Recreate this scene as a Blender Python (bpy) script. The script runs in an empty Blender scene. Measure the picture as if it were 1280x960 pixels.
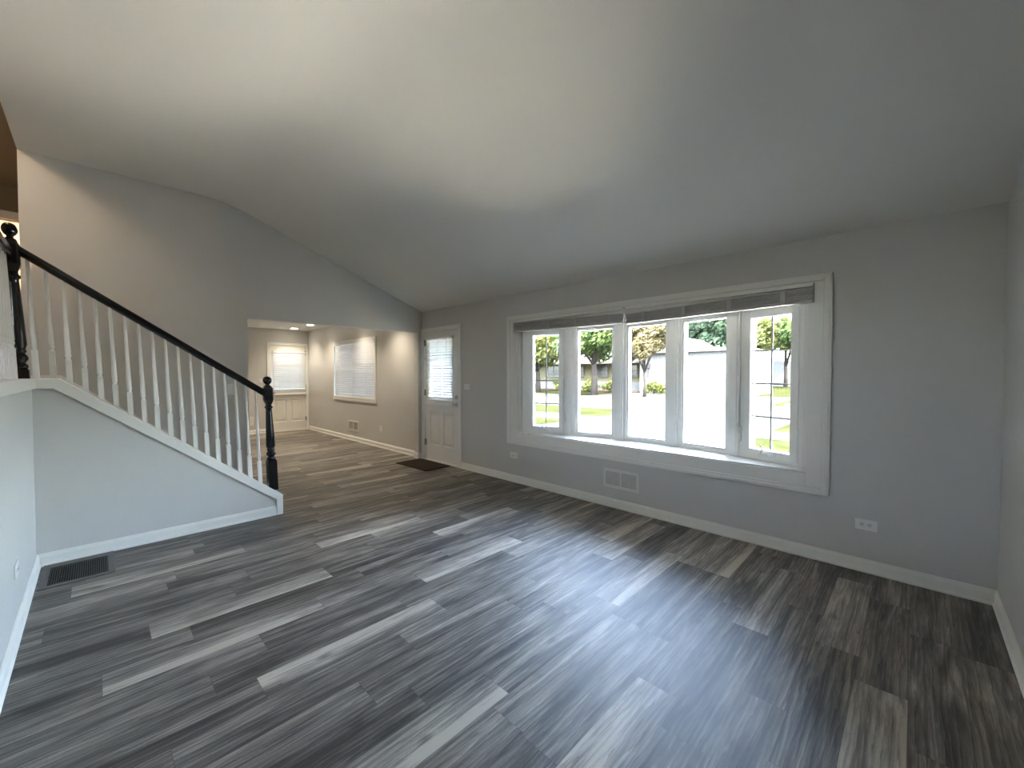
import bpy, bmesh, math, random
from mathutils import Vector, Matrix
sc = bpy.context.scene
COL = sc.collection
R = math.radians
rng = random.Random(7)

# ------------------------------------------------------------------ camera, sky, sun, exposure
cam_d = bpy.data.cameras.new('camera')
cam = bpy.data.objects.new('camera', cam_d); COL.objects.link(cam)
cam.location = (0, 0, 1.4)
cam.rotation_euler = (R(90 - 1.3703), 0, R(44.4847))
cam_d.sensor_fit = 'HORIZONTAL'; cam_d.sensor_width = 36.0
cam_d.lens = 36.0 * 512.25 / 1280
cam_d.clip_start = 0.02; cam_d.clip_end = 500
sc.camera = cam

SKY = 2.0; SUN = 8.5
world = bpy.data.worlds.new('sky'); sc.world = world; world.use_nodes = True
wn = world.node_tree; wn.nodes.clear()
sky = wn.nodes.new('ShaderNodeTexSky'); sky.sky_type = 'NISHITA'; sky.sun_disc = False
sky.sun_elevation = R(64); sky.sun_rotation = R(118); sky.air_density = 1.0; sky.dust_density = 4.0; sky.ozone_density = 1.0
bg = wn.nodes.new('ShaderNodeBackground'); bg.inputs[1].default_value = SKY
wo = wn.nodes.new('ShaderNodeOutputWorld')
hz = wn.nodes.new('ShaderNodeHueSaturation'); hz.inputs['Saturation'].default_value = .86     # hazy sky
wn.links.new(sky.outputs[0], hz.inputs['Color']); wn.links.new(hz.outputs[0], bg.inputs[0]); wn.links.new(bg.outputs[0], wo.inputs[0])
sun_d = bpy.data.lights.new('sun', 'SUN'); sun_d.energy = SUN; sun_d.angle = R(0.6); sun_d.color = (1, .92, .78)
sun = bpy.data.objects.new('sun', sun_d); COL.objects.link(sun)
sun.rotation_euler = (R(28), 0, R(62))          # from behind the house, high

vs = sc.view_settings
sc.display_settings.display_device = 'sRGB'
vs.view_transform = 'Standard'; vs.look = 'None'; vs.gamma = 1.0; vs.exposure = 2.88
vs.use_curve_mapping = False
sc.cycles.max_bounces = 14; sc.cycles.diffuse_bounces = 8; sc.cycles.transparent_max_bounces = 16
sc.cycles.sample_clamp_indirect = 6.0

# ------------------------------------------------------------------ materials
def mat(name, col, rough=0.6, spec=0.5, metal=0.0, noise=None, bump=None, emit=None):
    m = bpy.data.materials.new(name); m.use_nodes = True
    n = m.node_tree; b = n.nodes['Principled BSDF']
    b.inputs['Base Color'].default_value = (*col, 1); b.inputs['Roughness'].default_value = rough
    b.inputs['Specular IOR Level'].default_value = spec; b.inputs['Metallic'].default_value = metal
    if noise or bump:
        tc = n.nodes.new('ShaderNodeTexCoord')
    if noise:                                    # (scale, amount): slight tone variation of the surface itself
        t = n.nodes.new('ShaderNodeTexNoise'); t.inputs['Scale'].default_value = noise[0]; t.inputs['Detail'].default_value = 4
        r = n.nodes.new('ShaderNodeValToRGB')
        k = noise[1]
        r.color_ramp.elements[0].color = (*[c * (1 - k) for c in col], 1); r.color_ramp.elements[0].position = .3
        r.color_ramp.elements[1].color = (*[min(1, c * (1 + k)) for c in col], 1); r.color_ramp.elements[1].position = .7
        n.links.new(tc.outputs['Object'], t.inputs['Vector']); n.links.new(t.outputs['Fac'], r.inputs['Fac'])
        n.links.new(r.outputs['Color'], b.inputs['Base Color'])
    if bump:
        t2 = n.nodes.new('ShaderNodeTexNoise'); t2.inputs['Scale'].default_value = bump[0]; t2.inputs['Detail'].default_value = 3
        bp = n.nodes.new('ShaderNodeBump'); bp.inputs['Strength'].default_value = bump[1]; bp.inputs['Distance'].default_value = .002
        n.links.new(tc.outputs['Object'], t2.inputs['Vector']); n.links.new(t2.outputs['Fac'], bp.inputs['Height'])
        n.links.new(bp.outputs['Normal'], b.inputs['Normal'])
    if emit:
        b.inputs['Emission Color'].default_value = (*emit[0], 1); b.inputs['Emission Strength'].default_value = emit[1]
    return m

M = {}
M['wall'] = mat('grey wall paint', (.55, .542, .52), .42, .4, noise=(3, .015), bump=(220, .12))
M['ceil'] = mat('ceiling paint', (.73, .715, .67), .8, .3, noise=(2, .012), bump=(180, .12))
M['halldim'] = mat('dimmed tan hall tone', (.26, .215, .16), .6, .3, noise=(3, .02))  # dimness of the upper hall put into a darker tan colour
M['trim'] = mat('white trim paint', (.76, .75, .71), .34, .5, noise=(6, .01))
M['vinyl'] = mat('white window vinyl', (.80, .80, .78), .38, .5, noise=(8, .01))
M['doorp'] = mat('off white door paint', (.74, .725, .67), .42, .5, noise=(5, .015))
M['black'] = mat('black gloss paint', (.006, .006, .007), .22, .5, noise=(40, .2))
M['grayslat'] = mat('grey aluminium slats', (.47, .465, .46), .45, .5, noise=(30, .05))
M['plate'] = mat('white plastic', (.74, .735, .70), .35, .5, noise=(20, .01))
M['slot'] = mat('dark slots', (.02, .02, .02), .6, noise=(20, .1))
M['ventp'] = mat('painted metal grille', (.66, .65, .62), .45, .5, noise=(20, .02))
M['ventgray'] = mat('grey painted grille blades', (.50, .49, .47), .5, .4, noise=(20, .03))
M['vdark'] = mat('duct shadow', (.03, .03, .03), .8, noise=(20, .1))
M['regframe'] = mat('taupe register frame', (.12, .115, .105), .5, .4, noise=(30, .1))
M['regbar'] = mat('black register bars', (.012, .012, .012), .4, .5, noise=(30, .1))
M['chrome'] = mat('satin nickel', (.55, .53, .50), .28, .5, 1.0, noise=(30, .05))
M['hinge'] = mat('dull hinge steel', (.30, .28, .25), .4, .5, .9, noise=(30, .08))
M['mat'] = mat('dark brown mat pile', (.035, .027, .021), .95, .1, noise=(300, .5), bump=(500, 1.0))
M['carpet'] = mat('stair carpet', (.20, .19, .18), .95, .1, noise=(200, .15), bump=(400, .6))
M['bar'] = mat('grey muntin bars', (.42, .42, .42), .5, .4, noise=(20, .02))
M['cord'] = mat('white cord', (.75, .74, .71), .7, noise=(60, .05))
M['warmwall'] = mat('peach wall paint', (.68, .50, .36), .7, noise=(4, .02))
M['lens'] = mat('lit lamp lens', (.9, .9, .85), .5, emit=((1, .86, .66), 8))
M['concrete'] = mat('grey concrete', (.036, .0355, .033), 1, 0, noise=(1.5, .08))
M['bouncewhite'] = mat('white bounce surface', (.56, .51, .41), .9, .2, noise=(1.5, .05))  # pale surface of the added slabs that bounce daylight indoors
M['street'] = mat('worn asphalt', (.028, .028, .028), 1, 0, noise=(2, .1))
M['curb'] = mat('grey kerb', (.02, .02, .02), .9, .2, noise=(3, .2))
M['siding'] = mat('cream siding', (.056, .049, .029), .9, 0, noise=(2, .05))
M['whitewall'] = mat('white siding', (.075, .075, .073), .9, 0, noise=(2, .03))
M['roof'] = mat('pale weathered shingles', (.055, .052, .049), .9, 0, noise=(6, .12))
M['darkglass'] = mat('dark house window', (.012, .013, .014), .15, .5, noise=(2, .3))
M['mulch'] = mat('red brown mulch', (.022, .011, .008), .95, .1, noise=(15, .4))
M['bark'] = mat('tree bark', (.018, .015, .012), .95, .1, noise=(8, .4))
M['drain'] = mat('dark iron', (.012, .012, .012), .7, noise=(10, .2))

def lawn_mat():
    m = bpy.data.materials.new('lawn grass'); m.use_nodes = True; n = m.node_tree; b = n.nodes['Principled BSDF']
    tc = n.nodes.new('ShaderNodeTexCoord')
    t = n.nodes.new('ShaderNodeTexNoise'); t.inputs['Scale'].default_value = .9; t.inputs['Detail'].default_value = 8; t.inputs['Roughness'].default_value = .75
    r = n.nodes.new('ShaderNodeValToRGB'); e = r.color_ramp.elements
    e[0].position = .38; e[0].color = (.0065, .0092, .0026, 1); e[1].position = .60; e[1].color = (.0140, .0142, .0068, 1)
    n.links.new(tc.outputs['Object'], t.inputs['Vector']); n.links.new(t.outputs['Fac'], r.inputs['Fac']); n.links.new(r.outputs['Color'], b.inputs['Base Color'])
    b.inputs['Roughness'].default_value = 1.0; b.inputs['Specular IOR Level'].default_value = 0
    return m
M['lawn'] = lawn_mat()

def leaf_mat(name, c1, c2):
    m = bpy.data.materials.new(name); m.use_nodes = True; n = m.node_tree; b = n.nodes['Principled BSDF']
    tc = n.nodes.new('ShaderNodeTexCoord')
    t = n.nodes.new('ShaderNodeTexNoise'); t.inputs['Scale'].default_value = 1.6; t.inputs['Detail'].default_value = 6
    r = n.nodes.new('ShaderNodeValToRGB'); e = r.color_ramp.elements
    e[0].position = .35; e[0].color = (*c1, 1); e[1].position = .65; e[1].color = (*c2, 1)
    n.links.new(tc.outputs['Object'], t.inputs['Vector']); n.links.new(t.outputs['Fac'], r.inputs['Fac']); n.links.new(r.outputs['Color'], b.inputs['Base Color'])
    b.inputs['Roughness'].default_value = .7; b.inputs['Specular IOR Level'].default_value = .2
    tr = n.nodes.new('ShaderNodeBsdfTranslucent'); mx = n.nodes.new('ShaderNodeMixShader'); mx.inputs[0].default_value = .35
    n.links.new(r.outputs['Color'], tr.inputs[0])
    n.links.new(b.outputs[0], mx.inputs[1]); n.links.new(tr.outputs[0], mx.inputs[2]); n.links.new(mx.outputs[0], n.nodes['Material Output'].inputs[0])
    return m

def slat_mat():                                   # white blind slats that let some daylight through
    m = bpy.data.materials.new('white blind slats'); m.use_nodes = True; n = m.node_tree; b = n.nodes['Principled BSDF']
    tc = n.nodes.new('ShaderNodeTexCoord'); t = n.nodes.new('ShaderNodeTexNoise'); t.inputs['Scale'].default_value = 12
    r = n.nodes.new('ShaderNodeValToRGB'); r.color_ramp.elements[0].color = (.80, .79, .77, 1); r.color_ramp.elements[1].color = (.86, .85, .83, 1)
    n.links.new(tc.outputs['Object'], t.inputs['Vector']); n.links.new(t.outputs['Fac'], r.inputs['Fac']); n.links.new(r.outputs['Color'], b.inputs['Base Color'])
    b.inputs['Roughness'].default_value = .45
    tr = n.nodes.new('ShaderNodeBsdfTranslucent'); tr.inputs[0].default_value = (.85, .83, .82, 1)
    mx = n.nodes.new('ShaderNodeMixShader'); mx.inputs[0].default_value = .02
    n.links.new(b.outputs[0], mx.inputs[1]); n.links.new(tr.outputs[0], mx.inputs[2]); n.links.new(mx.outputs[0], n.nodes['Material Output'].inputs[0])
    return m
M['slat'] = slat_mat()

def glass_mat():                                  # thin clear pane: passes light, mirrors a little
    m = bpy.data.materials.new('window glass'); m.use_nodes = True; n = m.node_tree; n.nodes.remove(n.nodes['Principled BSDF'])
    lw = n.nodes.new('ShaderNodeFresnel'); lw.inputs[0].default_value = 1.45
    tr = n.nodes.new('ShaderNodeBsdfTransparent'); tr.inputs[0].default_value = (.96, .98, .97, 1)
    gl = n.nodes.new('ShaderNodeBsdfGlossy'); gl.inputs['Roughness'].default_value = .01
    mx = n.nodes.new('ShaderNodeMixShader')
    n.links.new(lw.outputs[0], mx.inputs[0]); n.links.new(tr.outputs[0], mx.inputs[1]); n.links.new(gl.outputs[0], mx.inputs[2])
    n.links.new(mx.outputs[0], n.nodes['Material Output'].inputs[0])
    return m
M['glass'] = glass_mat()

def plank_mat():
    m = bpy.data.materials.new('grey wood planks'); m.use_nodes = True; n = m.node_tree; L = n.links; b = n.nodes['Principled BSDF']
    def nd(t, **k):
        x = n.nodes.new(t)
        for a, v in k.items(): setattr(x, a, v)
        return x
    def mth(op, a, c=None, clamp=False):
        x = nd('ShaderNodeMath', operation=op, use_clamp=clamp)
        for i, v in enumerate((a, c)):
            if v is None: continue
            if isinstance(v, (int, float)): x.inputs[i].default_value = v
            else: L.new(v, x.inputs[i])
        return x.outputs[0]
    grain = nd('ShaderNodeUVMap', uv_map='grain'); loc = nd('ShaderNodeUVMap', uv_map='plank')
    tone = nd('ShaderNodeAttribute', attribute_name='tone'); edge = nd('ShaderNodeAttribute', attribute_name='edge')
    def stretched(sx, sy, scale, detail, rough, dist=0.0):
        mp = nd('ShaderNodeMapping'); mp.inputs['Scale'].default_value = (sx, sy, 1)
        t = nd('ShaderNodeTexNoise'); t.inputs['Scale'].default_value = scale; t.inputs['Detail'].default_value = detail
        t.inputs['Roughness'].default_value = rough; t.inputs['Distortion'].default_value = dist
        L.new(grain.outputs[0], mp.inputs[0]); L.new(mp.outputs[0], t.inputs['Vector'])
        return t.outputs['Fac']
    bands = stretched(1, .08, 15, 4, .6, .8)         # broad dark and light streaks along the plank
    fine = stretched(1, .05, 120, 5, .7, .4)         # fine grain
    blot = stretched(1, .5, 6, 3, .5)                 # blotches
    saw = stretched(1, 1.6, 90, 2, .5)
    mw = nd('ShaderNodeMapping'); mw.inputs['Scale'].default_value = (1, .07, 1); L.new(grain.outputs[0], mw.inputs[0])
    wav = nd('ShaderNodeTexWave', wave_type='BANDS', bands_direction='X', wave_profile='SAW'); wav.inputs['Scale'].default_value = 13
    wav.inputs['Distortion'].default_value = 9; wav.inputs['Detail'].default_value = 3; wav.inputs['Detail Scale'].default_value = 1.6; wav.inputs['Detail Roughness'].default_value = .6
    L.new(mw.outputs[0], wav.inputs['Vector'])
    ring_ = wav.outputs['Fac']
    hair = stretched(1, .03, 420, 3, .7)
    sep = nd('ShaderNodeSeparateXYZ'); L.new(loc.outputs[0], sep.inputs[0])
    u, v = sep.outputs[0], sep.outputs[1]
    # light printed edge on one side of the plank
    du = mth('ABSOLUTE', mth('SUBTRACT', u, mth('MULTIPLY', mth('ADD', edge.outputs['Fac'], 1.0), .5)))
    lit = mth('MULTIPLY', mth('SUBTRACT', 1.0, mth('MULTIPLY', du, 1.35), True), mth('ABSOLUTE', edge.outputs['Fac']))
    # knots
    mk = nd('ShaderNodeMapping'); mk.inputs['Scale'].default_value = (1, .55, 1); L.new(grain.outputs[0], mk.inputs[0])
    vor = nd('ShaderNodeTexVoronoi'); vor.inputs['Scale'].default_value = 4.2; L.new(mk.outputs[0], vor.inputs['Vector'])
    wob = mth('ADD', vor.outputs['Distance'], mth('MULTIPLY', mth('SUBTRACT', fine, .5), .10))
    knot = mth('SUBTRACT', 1.0, mth('MULTIPLY', wob, 9.0), True)
    val = mth('ADD', tone.outputs['Fac'], mth('MULTIPLY', mth('SUBTRACT', bands, .5), 1.8))
    val = mth('ADD', val, mth('MULTIPLY', mth('SUBTRACT', fine, .5), .65))
    val = mth('ADD', val, mth('MULTIPLY', mth('SUBTRACT', blot, .5), .45))
    val = mth('ADD', val, mth('MULTIPLY', mth('SUBTRACT', saw, .5), .15))
    val = mth('ADD', val, mth('MULTIPLY', mth('SUBTRACT', ring_, .5), .26))
    val = mth('ADD', val, mth('MULTIPLY', mth('SUBTRACT', hair, .5), .40))
    val = mth('ADD', val, mth('MULTIPLY', lit, .36))
    val = mth('SUBTRACT', val, mth('MULTIPLY', knot, .35))
    ramp = nd('ShaderNodeValToRGB'); e = ramp.color_ramp.elements
    e[0].position = 0.0; e[0].color = (.028, .0245, .021, 1); e[1].position = 1.0; e[1].color = (.45, .405, .34, 1)
    for p, c in ((.25, (.070, .062, .054)), (.5, (.150, .134, .117)), (.75, (.265, .24, .207))):
        x = ramp.color_ramp.elements.new(p); x.color = (*c, 1)
    L.new(val, ramp.inputs[0])
    # dark seam round each plank
    mu = mth('MINIMUM', u, mth('SUBTRACT', 1.0, u)); mv = mth('MINIMUM', v, mth('SUBTRACT', 1.0, v))
    seam = mth('MINIMUM', mth('MULTIPLY', mu, 95.0), mth('MULTIPLY', mv, 500.0), False)
    seam = mth('ADD', mth('MULTIPLY', mth('MINIMUM', seam, 1.0), .45), .55)
    mul = nd('ShaderNodeMix', data_type='RGBA', blend_type='MULTIPLY'); mul.inputs[0].default_value = 1
    L.new(ramp.outputs[0], mul.inputs[6]); L.new(seam, mul.inputs[7])
    L.new(mul.outputs[2], b.inputs['Base Color'])
    L.new(mth('ADD', mth('MULTIPLY', fine, .14), .40), b.inputs['Roughness'])
    b.inputs['Specular IOR Level'].default_value = .42
    bp = nd('ShaderNodeBump'); bp.inputs['Strength'].default_value = .25; bp.inputs['Distance'].default_value = .0015
    L.new(mth('ADD', fine, mth('MULTIPLY', seam, .8)), bp.inputs['Height']); L.new(bp.outputs[0], b.inputs['Normal'])
    return m
M['plank'] = plank_mat()

# ------------------------------------------------------------------ mesh helpers
class MB:
    def __init__(s): s.v = []; s.f = []; s.sm = []
    def add(s, vs, fs, smooth=False):
        o = len(s.v); s.v += [tuple(p) for p in vs]; s.f += [tuple(i + o for i in f) for f in fs]; s.sm += [smooth] * len(fs); return s
    def box(s, x0, x1, y0, y1, z0, z1, mtx=None):
        x0, x1 = sorted((x0, x1)); y0, y1 = sorted((y0, y1)); z0, z1 = sorted((z0, z1))
        p = [Vector((x, y, z)) for z in (z0, z1) for y in (y0, y1) for x in (x0, x1)]
        if mtx is not None: p = [mtx @ q for q in p]
        return s.add(p, [(0, 2, 3, 1), (4, 5, 7, 6), (0, 1, 5, 4), (2, 6, 7, 3), (0, 4, 6, 2), (1, 3, 7, 5)])
    def prism(s, poly, a0, a1, axis='x', mtx=None, smooth=False):   # polygon in the other two axes, extruded along axis
        def P(u, w, a): return Vector({'x': (a, u, w), 'y': (u, a, w), 'z': (u, w, a)}[axis])
        area = sum(poly[i][0] * poly[(i + 1) % len(poly)][1] - poly[(i + 1) % len(poly)][0] * poly[i][1] for i in range(len(poly)))
        if (area < 0) != (axis == 'y'): poly = poly[::-1]
        n = len(poly); p = [P(u, w, a0) for u, w in poly] + [P(u, w, a1) for u, w in poly]
        if mtx is not None: p = [mtx @ q for q in p]
        fs = [tuple(range(n))[::-1], tuple(range(n, 2 * n))] + [(i, (i + 1) % n, n + (i + 1) % n, n + i) for i in range(n)]
        return s.add(p, fs, smooth)
    def lathe(s, prof, c=(0, 0, 0), seg=16, lean=(0, 0), mtx=None):  # prof: (radius, height), lean: sideways shift per height
        vs = []; fs = []
        for r, h in prof:
            for k in range(seg):
                a = 2 * math.pi * k / seg
                vs.append(Vector((c[0] + lean[0] * h + r * math.cos(a), c[1] + lean[1] * h + r * math.sin(a), c[2] + h)))
        if mtx is not None: vs = [mtx @ q for q in vs]
        for i in range(len(prof) - 1):
            for k in range(seg):
                k2 = (k + 1) % seg; fs.append((i * seg + k, i * seg + k2, (i + 1) * seg + k2, (i + 1) * seg + k))
        fs.append(tuple(range(seg))[::-1]); fs.append(tuple(range((len(prof) - 1) * seg, len(prof) * seg)))
        return s.add(vs, fs, True)
    def sqpost(s, prof, c, lean=(0, 0), ch=0.0):                     # square section post, prof: (half width, height)
        vs = []; fs = []; m = 8 if ch else 4
        for r, h in prof:
            if ch: pts = [(r, r - ch * r), (r - ch * r, r), (-r + ch * r, r), (-r, r - ch * r), (-r, -r + ch * r), (-r + ch * r, -r), (r - ch * r, -r), (r, -r + ch * r)]
            else: pts = [(r, r), (-r, r), (-r, -r), (r, -r)]
            for x, y in pts: vs.append((c[0] + x + lean[0] * h, c[1] + y + lean[1] * h, c[2] + h))
        for i in range(len(prof) - 1):
            for k in range(m):
                k2 = (k + 1) % m; fs.append((i * m + k, i * m + k2, (i + 1) * m + k2, (i + 1) * m + k))
        fs.append(tuple(range(m))[::-1]); fs.append(tuple(range((len(prof) - 1) * m, len(prof) * m)))
        return s.add(vs, fs)
    def tube(s, pts, rad, seg=8):
        pts = [Vector(p) for p in pts]; rr = rad if isinstance(rad, (list, tuple)) else [rad] * len(pts); vs = []; fs = []
        for i, p in enumerate(pts):
            d = (pts[min(i + 1, len(pts) - 1)] - pts[max(i - 1, 0)]).normalized()
            a = d.orthogonal().normalized() if i == 0 else (a - d * a.dot(d)).normalized()
            bb = d.cross(a)
            for k in range(seg):
                t = 2 * math.pi * k / seg; vs.append(p + a * rr[i] * math.cos(t) + bb * rr[i] * math.sin(t))
        for i in range(len(pts) - 1):
            for k in range(seg):
                k2 = (k + 1) % seg; fs.append((i * seg + k, i * seg + k2, (i + 1) * seg + k2, (i + 1) * seg + k))
        fs.append(tuple(range(seg))[::-1]); fs.append(tuple(range((len(pts) - 1) * seg, len(pts) * seg)))
        return s.add(vs, fs, True)
    def build(s, name, m, parent=None, bevel=0.0, seg=2):
        me = bpy.data.meshes.new(name); me.from_pydata(s.v, [], s.f); me.update()
        me.polygons.foreach_set('use_smooth', s.sm)
        me.materials.append(m if not isinstance(m, str) else M[m])
        o = bpy.data.objects.new(name, me); COL.objects.link(o)
        if parent is not None:
            o.parent = parent
            o.matrix_parent_inverse = Matrix.Translation(-Vector(parent.location)) if parent.type == 'EMPTY' else Matrix()
        if bevel:
            b = o.modifiers.new('bevel', 'BEVEL'); b.width = bevel; b.segments = seg; b.limit_method = 'ANGLE'; b.angle_limit = R(40)
        elif any(s.sm):
            pass
        return o

def tag(o, label, cat, group=None, kind=None):
    o['label'] = label; o['category'] = cat
    if group: o['group'] = group
    if kind: o['kind'] = kind
    return o
def thing(name, label, cat, loc=(0, 0, 0), group=None, kind=None):
    o = bpy.data.objects.new(name, None); COL.objects.link(o); o.location = loc; o.empty_display_size = .1
    return tag(o, label, cat, group, kind)
def struct(o, label, cat='wall'):
    return tag(o, label, cat, None, 'structure')

# room numbers (metres; camera stands at x 0, y 0)
WY = 3.805; RX = .381; AX = -5.827; EX = -10.983; SX = -4.518; LY = -.318; LB = -.459
HC = 2.422; HR = 3.437; YR = 1.125; HF = 1.3; FC = 2.484; FL = -.30
SLOPE = (HR - HC) / (WY - YR)

# ------------------------------------------------------------------ floor: one plank floor, real plank grid
def floor():
    PW, PL = .1785, .945
    x1 = .003 + PW * 3; rows = 66
    joints = {-1: 2.629, 0: 2.422, 1: 2.109, -5: 3.027, -7: 3.139, -9: 2.706, -10: 3.011, -4: 1.74, -2: 1.99, -11: .499, -13: 1.539,
              -19: 1.257, -16: 2.077, -14: 0.0, -21: .816}
    light = {(-1, 2.63): -.6, (0, 1.48): .9, (-5, 3.03): 1, (-7, 2.19): 1, (-9, 2.71): 1, (-10, 3.01): 1, (-4, .8): -.8, (-7, .29): .95, (-11, .5): -1,
             (-13, 1.54): 1, (-19, 1.26): 1, (-16, 2.08): -1, (-16, .19): 1, (-14, 0): 1, (-21, -.13): 1}
    rg = random.Random(21)
    V = []; F = []; tone = []; edge = []; uvg = []; uvp = []
    for k in range(2, -64, -1):
        xa, xb = .003 + PW * (k - 1), .003 + PW * k
        if xb > RX + .1: continue
        j = joints.get(k, rg.uniform(0, PL)); y = j - PL * math.ceil((j + .5) / PL) - PL
        while y < WY + .05:
            t = rg.uniform(.26, .53); e = 0
            if rg.random() < .22: t += rg.uniform(.04, .12)
            if k < -21 or (k not in joints):
                if rg.random() < .28: e = rg.choice((-1, 1)) * rg.uniform(.5, .9)
            for (lk, ly), le in light.items():
                if lk == k and abs(ly - y) < .12: e = le; t = .60
            ya, yb = max(y, LY - .02), min(y + PL, WY + .03)
            if yb > ya:
                i = len(V); V += [(xa, ya, 0), (xb, ya, 0), (xb, yb, 0), (xa, yb, 0)]; F.append((i, i + 1, i + 2, i + 3))
                tone.append(t); edge.append(e); ox, oy = rg.uniform(0, 40), rg.uniform(0, 40)
                uvg += [(ox, oy + ya), (ox + PW, oy + ya), (ox + PW, oy + yb), (ox, oy + yb)]
                va, vb = (ya - y) / PL, (yb - y) / PL
                uvp += [(0, va), (1, va), (1, vb), (0, vb)]
            y += PL
    n = len(F)
    # slab sides and underside
    xa, xb = min(v[0] for v in V), max(v[0] for v in V); ya, yb = LY - .02, WY + .03
    i = len(V); V += [(x, y, z) for z in (-.12, -.001) for y in (ya, yb) for x in (xa, xb)]
    F += [(i, i + 2, i + 3, i + 1), (i, i + 1, i + 5, i + 4), (i + 2, i + 6, i + 7, i + 3), (i, i + 4, i + 6, i + 2), (i + 1, i + 3, i + 7, i + 5)]
    for _ in range(5):
        tone.append(.4); edge.append(0); uvg += [(0, 0)] * 4; uvp += [(.5, .5)] * 4
    me = bpy.data.meshes.new('floor'); me.from_pydata(V, [], F)
    for nm, d in (('tone', tone), ('edge', edge)):
        a = me.attributes.new(nm, 'FLOAT', 'FACE'); a.data.foreach_set('value', d)
    for nm, d in (('grain', uvg), ('plank', uvp)):
        l = me.uv_layers.new(name=nm); l.data.foreach_set('uv', [c for p in d for c in p])
    me.materials.append(M['plank'])
    o = bpy.data.objects.new('floor', me); COL.objects.link(o)
    struct(o, 'grey wood plank floor running from the near corner into the back room', 'floor')
floor()

# ------------------------------------------------------------------ walls and ceilings
BX0, BX1, BZ0, BZ1 = -3.637, -.584, .645, 1.975      # bow window opening
DX0, DX1, DZ = -5.742, -4.848, 2.085                 # entry door opening
FX0, FX1, FZ0, FZ1 = -9.36, -7.447, .885, 2.075      # back room window opening
w = MB(); WT = WY + .10
for a, b, c, d in ((EX - .12, FX0, -.12, 2.6), (FX0, FX1, -.12, FZ0), (FX0, FX1, FZ1, 2.6), (FX1, DX0, -.12, 2.6), (DX0, DX1, DZ, 2.6), (DX0, DX1, -.12, -.001),
                   (DX1, BX0, -.12, 2.5), (BX0, BX1, -.12, BZ0), (BX0, BX1, BZ1, 2.5), (BX1, RX + .12, -.12, 2.5)):
    w.box(a, b, WY, WT, c, d)
struct(w.build('wall_front', 'wall'), 'grey painted wall holding the wide bow window and white entry door')
struct(MB().box(RX, RX + .12, -2.95, WT, -.12, 4.0).build('wall_right', 'wall'), 'grey wall at the right edge of the room')
# vaulted ceiling: slope up from the window wall, softened crease, then level
prof = [(LB, HR)]
c0 = YR - .24; c1 = YR + .24
for i in range(13):
    t = i / 12; y = c0 + (c1 - c0) * t
    prof.append((y, HR - SLOPE * (c1 - c0) * t * t / 2))
prof += [(WY, HC), (WY + .55, HC - SLOPE * .55)]
top = [(WY + .55, HC - SLOPE * .55 + .3), (c1, HR + .30), (LB, HR + .36)]
ce = MB().prism(prof + top, AX - .12, RX + .12, 'x').build('ceiling', 'ceil')
for p in ce.data.polygons: p.use_smooth = abs(p.normal.x) < .5
ce.data.set_sharp_from_angle(angle=R(30))
struct(ce, 'pale vaulted ceiling with a soft crease over the living room', 'ceiling')
OY0, OY1, OZ = 1.32, 3.731, 2.084                     # wide opening to the back room
def ceil_z(y):
    if y < c0: return HR
    if y < c1: t = (y - c0) / (c1 - c0); return HR - SLOPE * (c1 - c0) * t * t / 2
    return HR - SLOPE * (y - YR)
op = MB()
up_prof = [(LB, OZ), (OY0, OZ), (WY, OZ)] + [(y, ceil_z(y) + .06) for y in (WY, c1, 1.2, YR, 1.04, c0, LB)]
op.prism(up_prof, AX - .12, AX, 'x'); op.box(AX - .12, AX, LB, OY0, -.12, OZ); op.box(AX - .12, AX, OY1, WY, -.12, OZ)
struct(op.build('wall_back', 'wall'), 'tall grey gable wall behind the stairs with a wide opening to the back room')
ew = MB(); ew.box(EX - .12, EX, FL - .12, 2.929, -.12, 2.62); ew.box(EX - .12, EX, 2.929, 3.748, 2.106, 2.62); ew.box(EX - .12, EX, 2.929, 3.748, -.12, -.001); ew.box(EX - .12, EX, 3.748, WY, -.12, 2.62)
struct(ew.build('wall_end', 'wall'), 'far grey wall of the back room beside its white door')
struct(MB().box(EX, AX - .12, FL - .12, FL, -.12, 2.62).build('wall_side', 'wall'), 'grey side wall of the back room hidden behind the stairs')
struct(MB().box(EX - .12, AX - .12, FL - .12, WT, FC, FC + .12).build('ceiling', 'ceil'), 'flat white ceiling of the back room with recessed lights', 'ceiling')
# half wall on the left and knee wall along the stairs
CAPT = .072
struct(MB().box(SX - .12, RX, LB, LY, -.12, HF + .0).build('wall_left', 'wall'), 'pale grey half wall at the left edge below the landing railing')
def cap_z(y): return .331 - .765 * (y - 1.125)        # top of the stair cap
YF = -.215
kn = [(LY, -.0), (1.245, -.0), (1.245, cap_z(1.245) - CAPT - .005), (YF, 1.30), (LY, 1.30)]
struct(MB().prism(kn, SX - .12, SX, 'x').build('wall_stair', 'wall'), 'pale grey triangular wall under the white stair balusters')
# white cap boards
zt = 1.368
capp = [(LB - .02, zt), (YF + .03, zt), (1.303, cap_z(1.303)), (1.303, 0.0), (1.246, 0.0), (1.246, cap_z(1.246) - CAPT - .012), (YF, zt - CAPT), (LB - .02, zt - CAPT)]
struct(MB().prism(capp, SX - .142, SX + .022, 'x').build('trim_1', 'trim', None, .004), 'white sloping cap board along the stair wall ending in a short post', 'trim')
struct(MB().box(SX + .022, RX, LB - .02, LY + .022, zt - CAPT, zt).build('trim_2', 'trim', None, .004), 'white cap board on top of the left half wall', 'trim')

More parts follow.
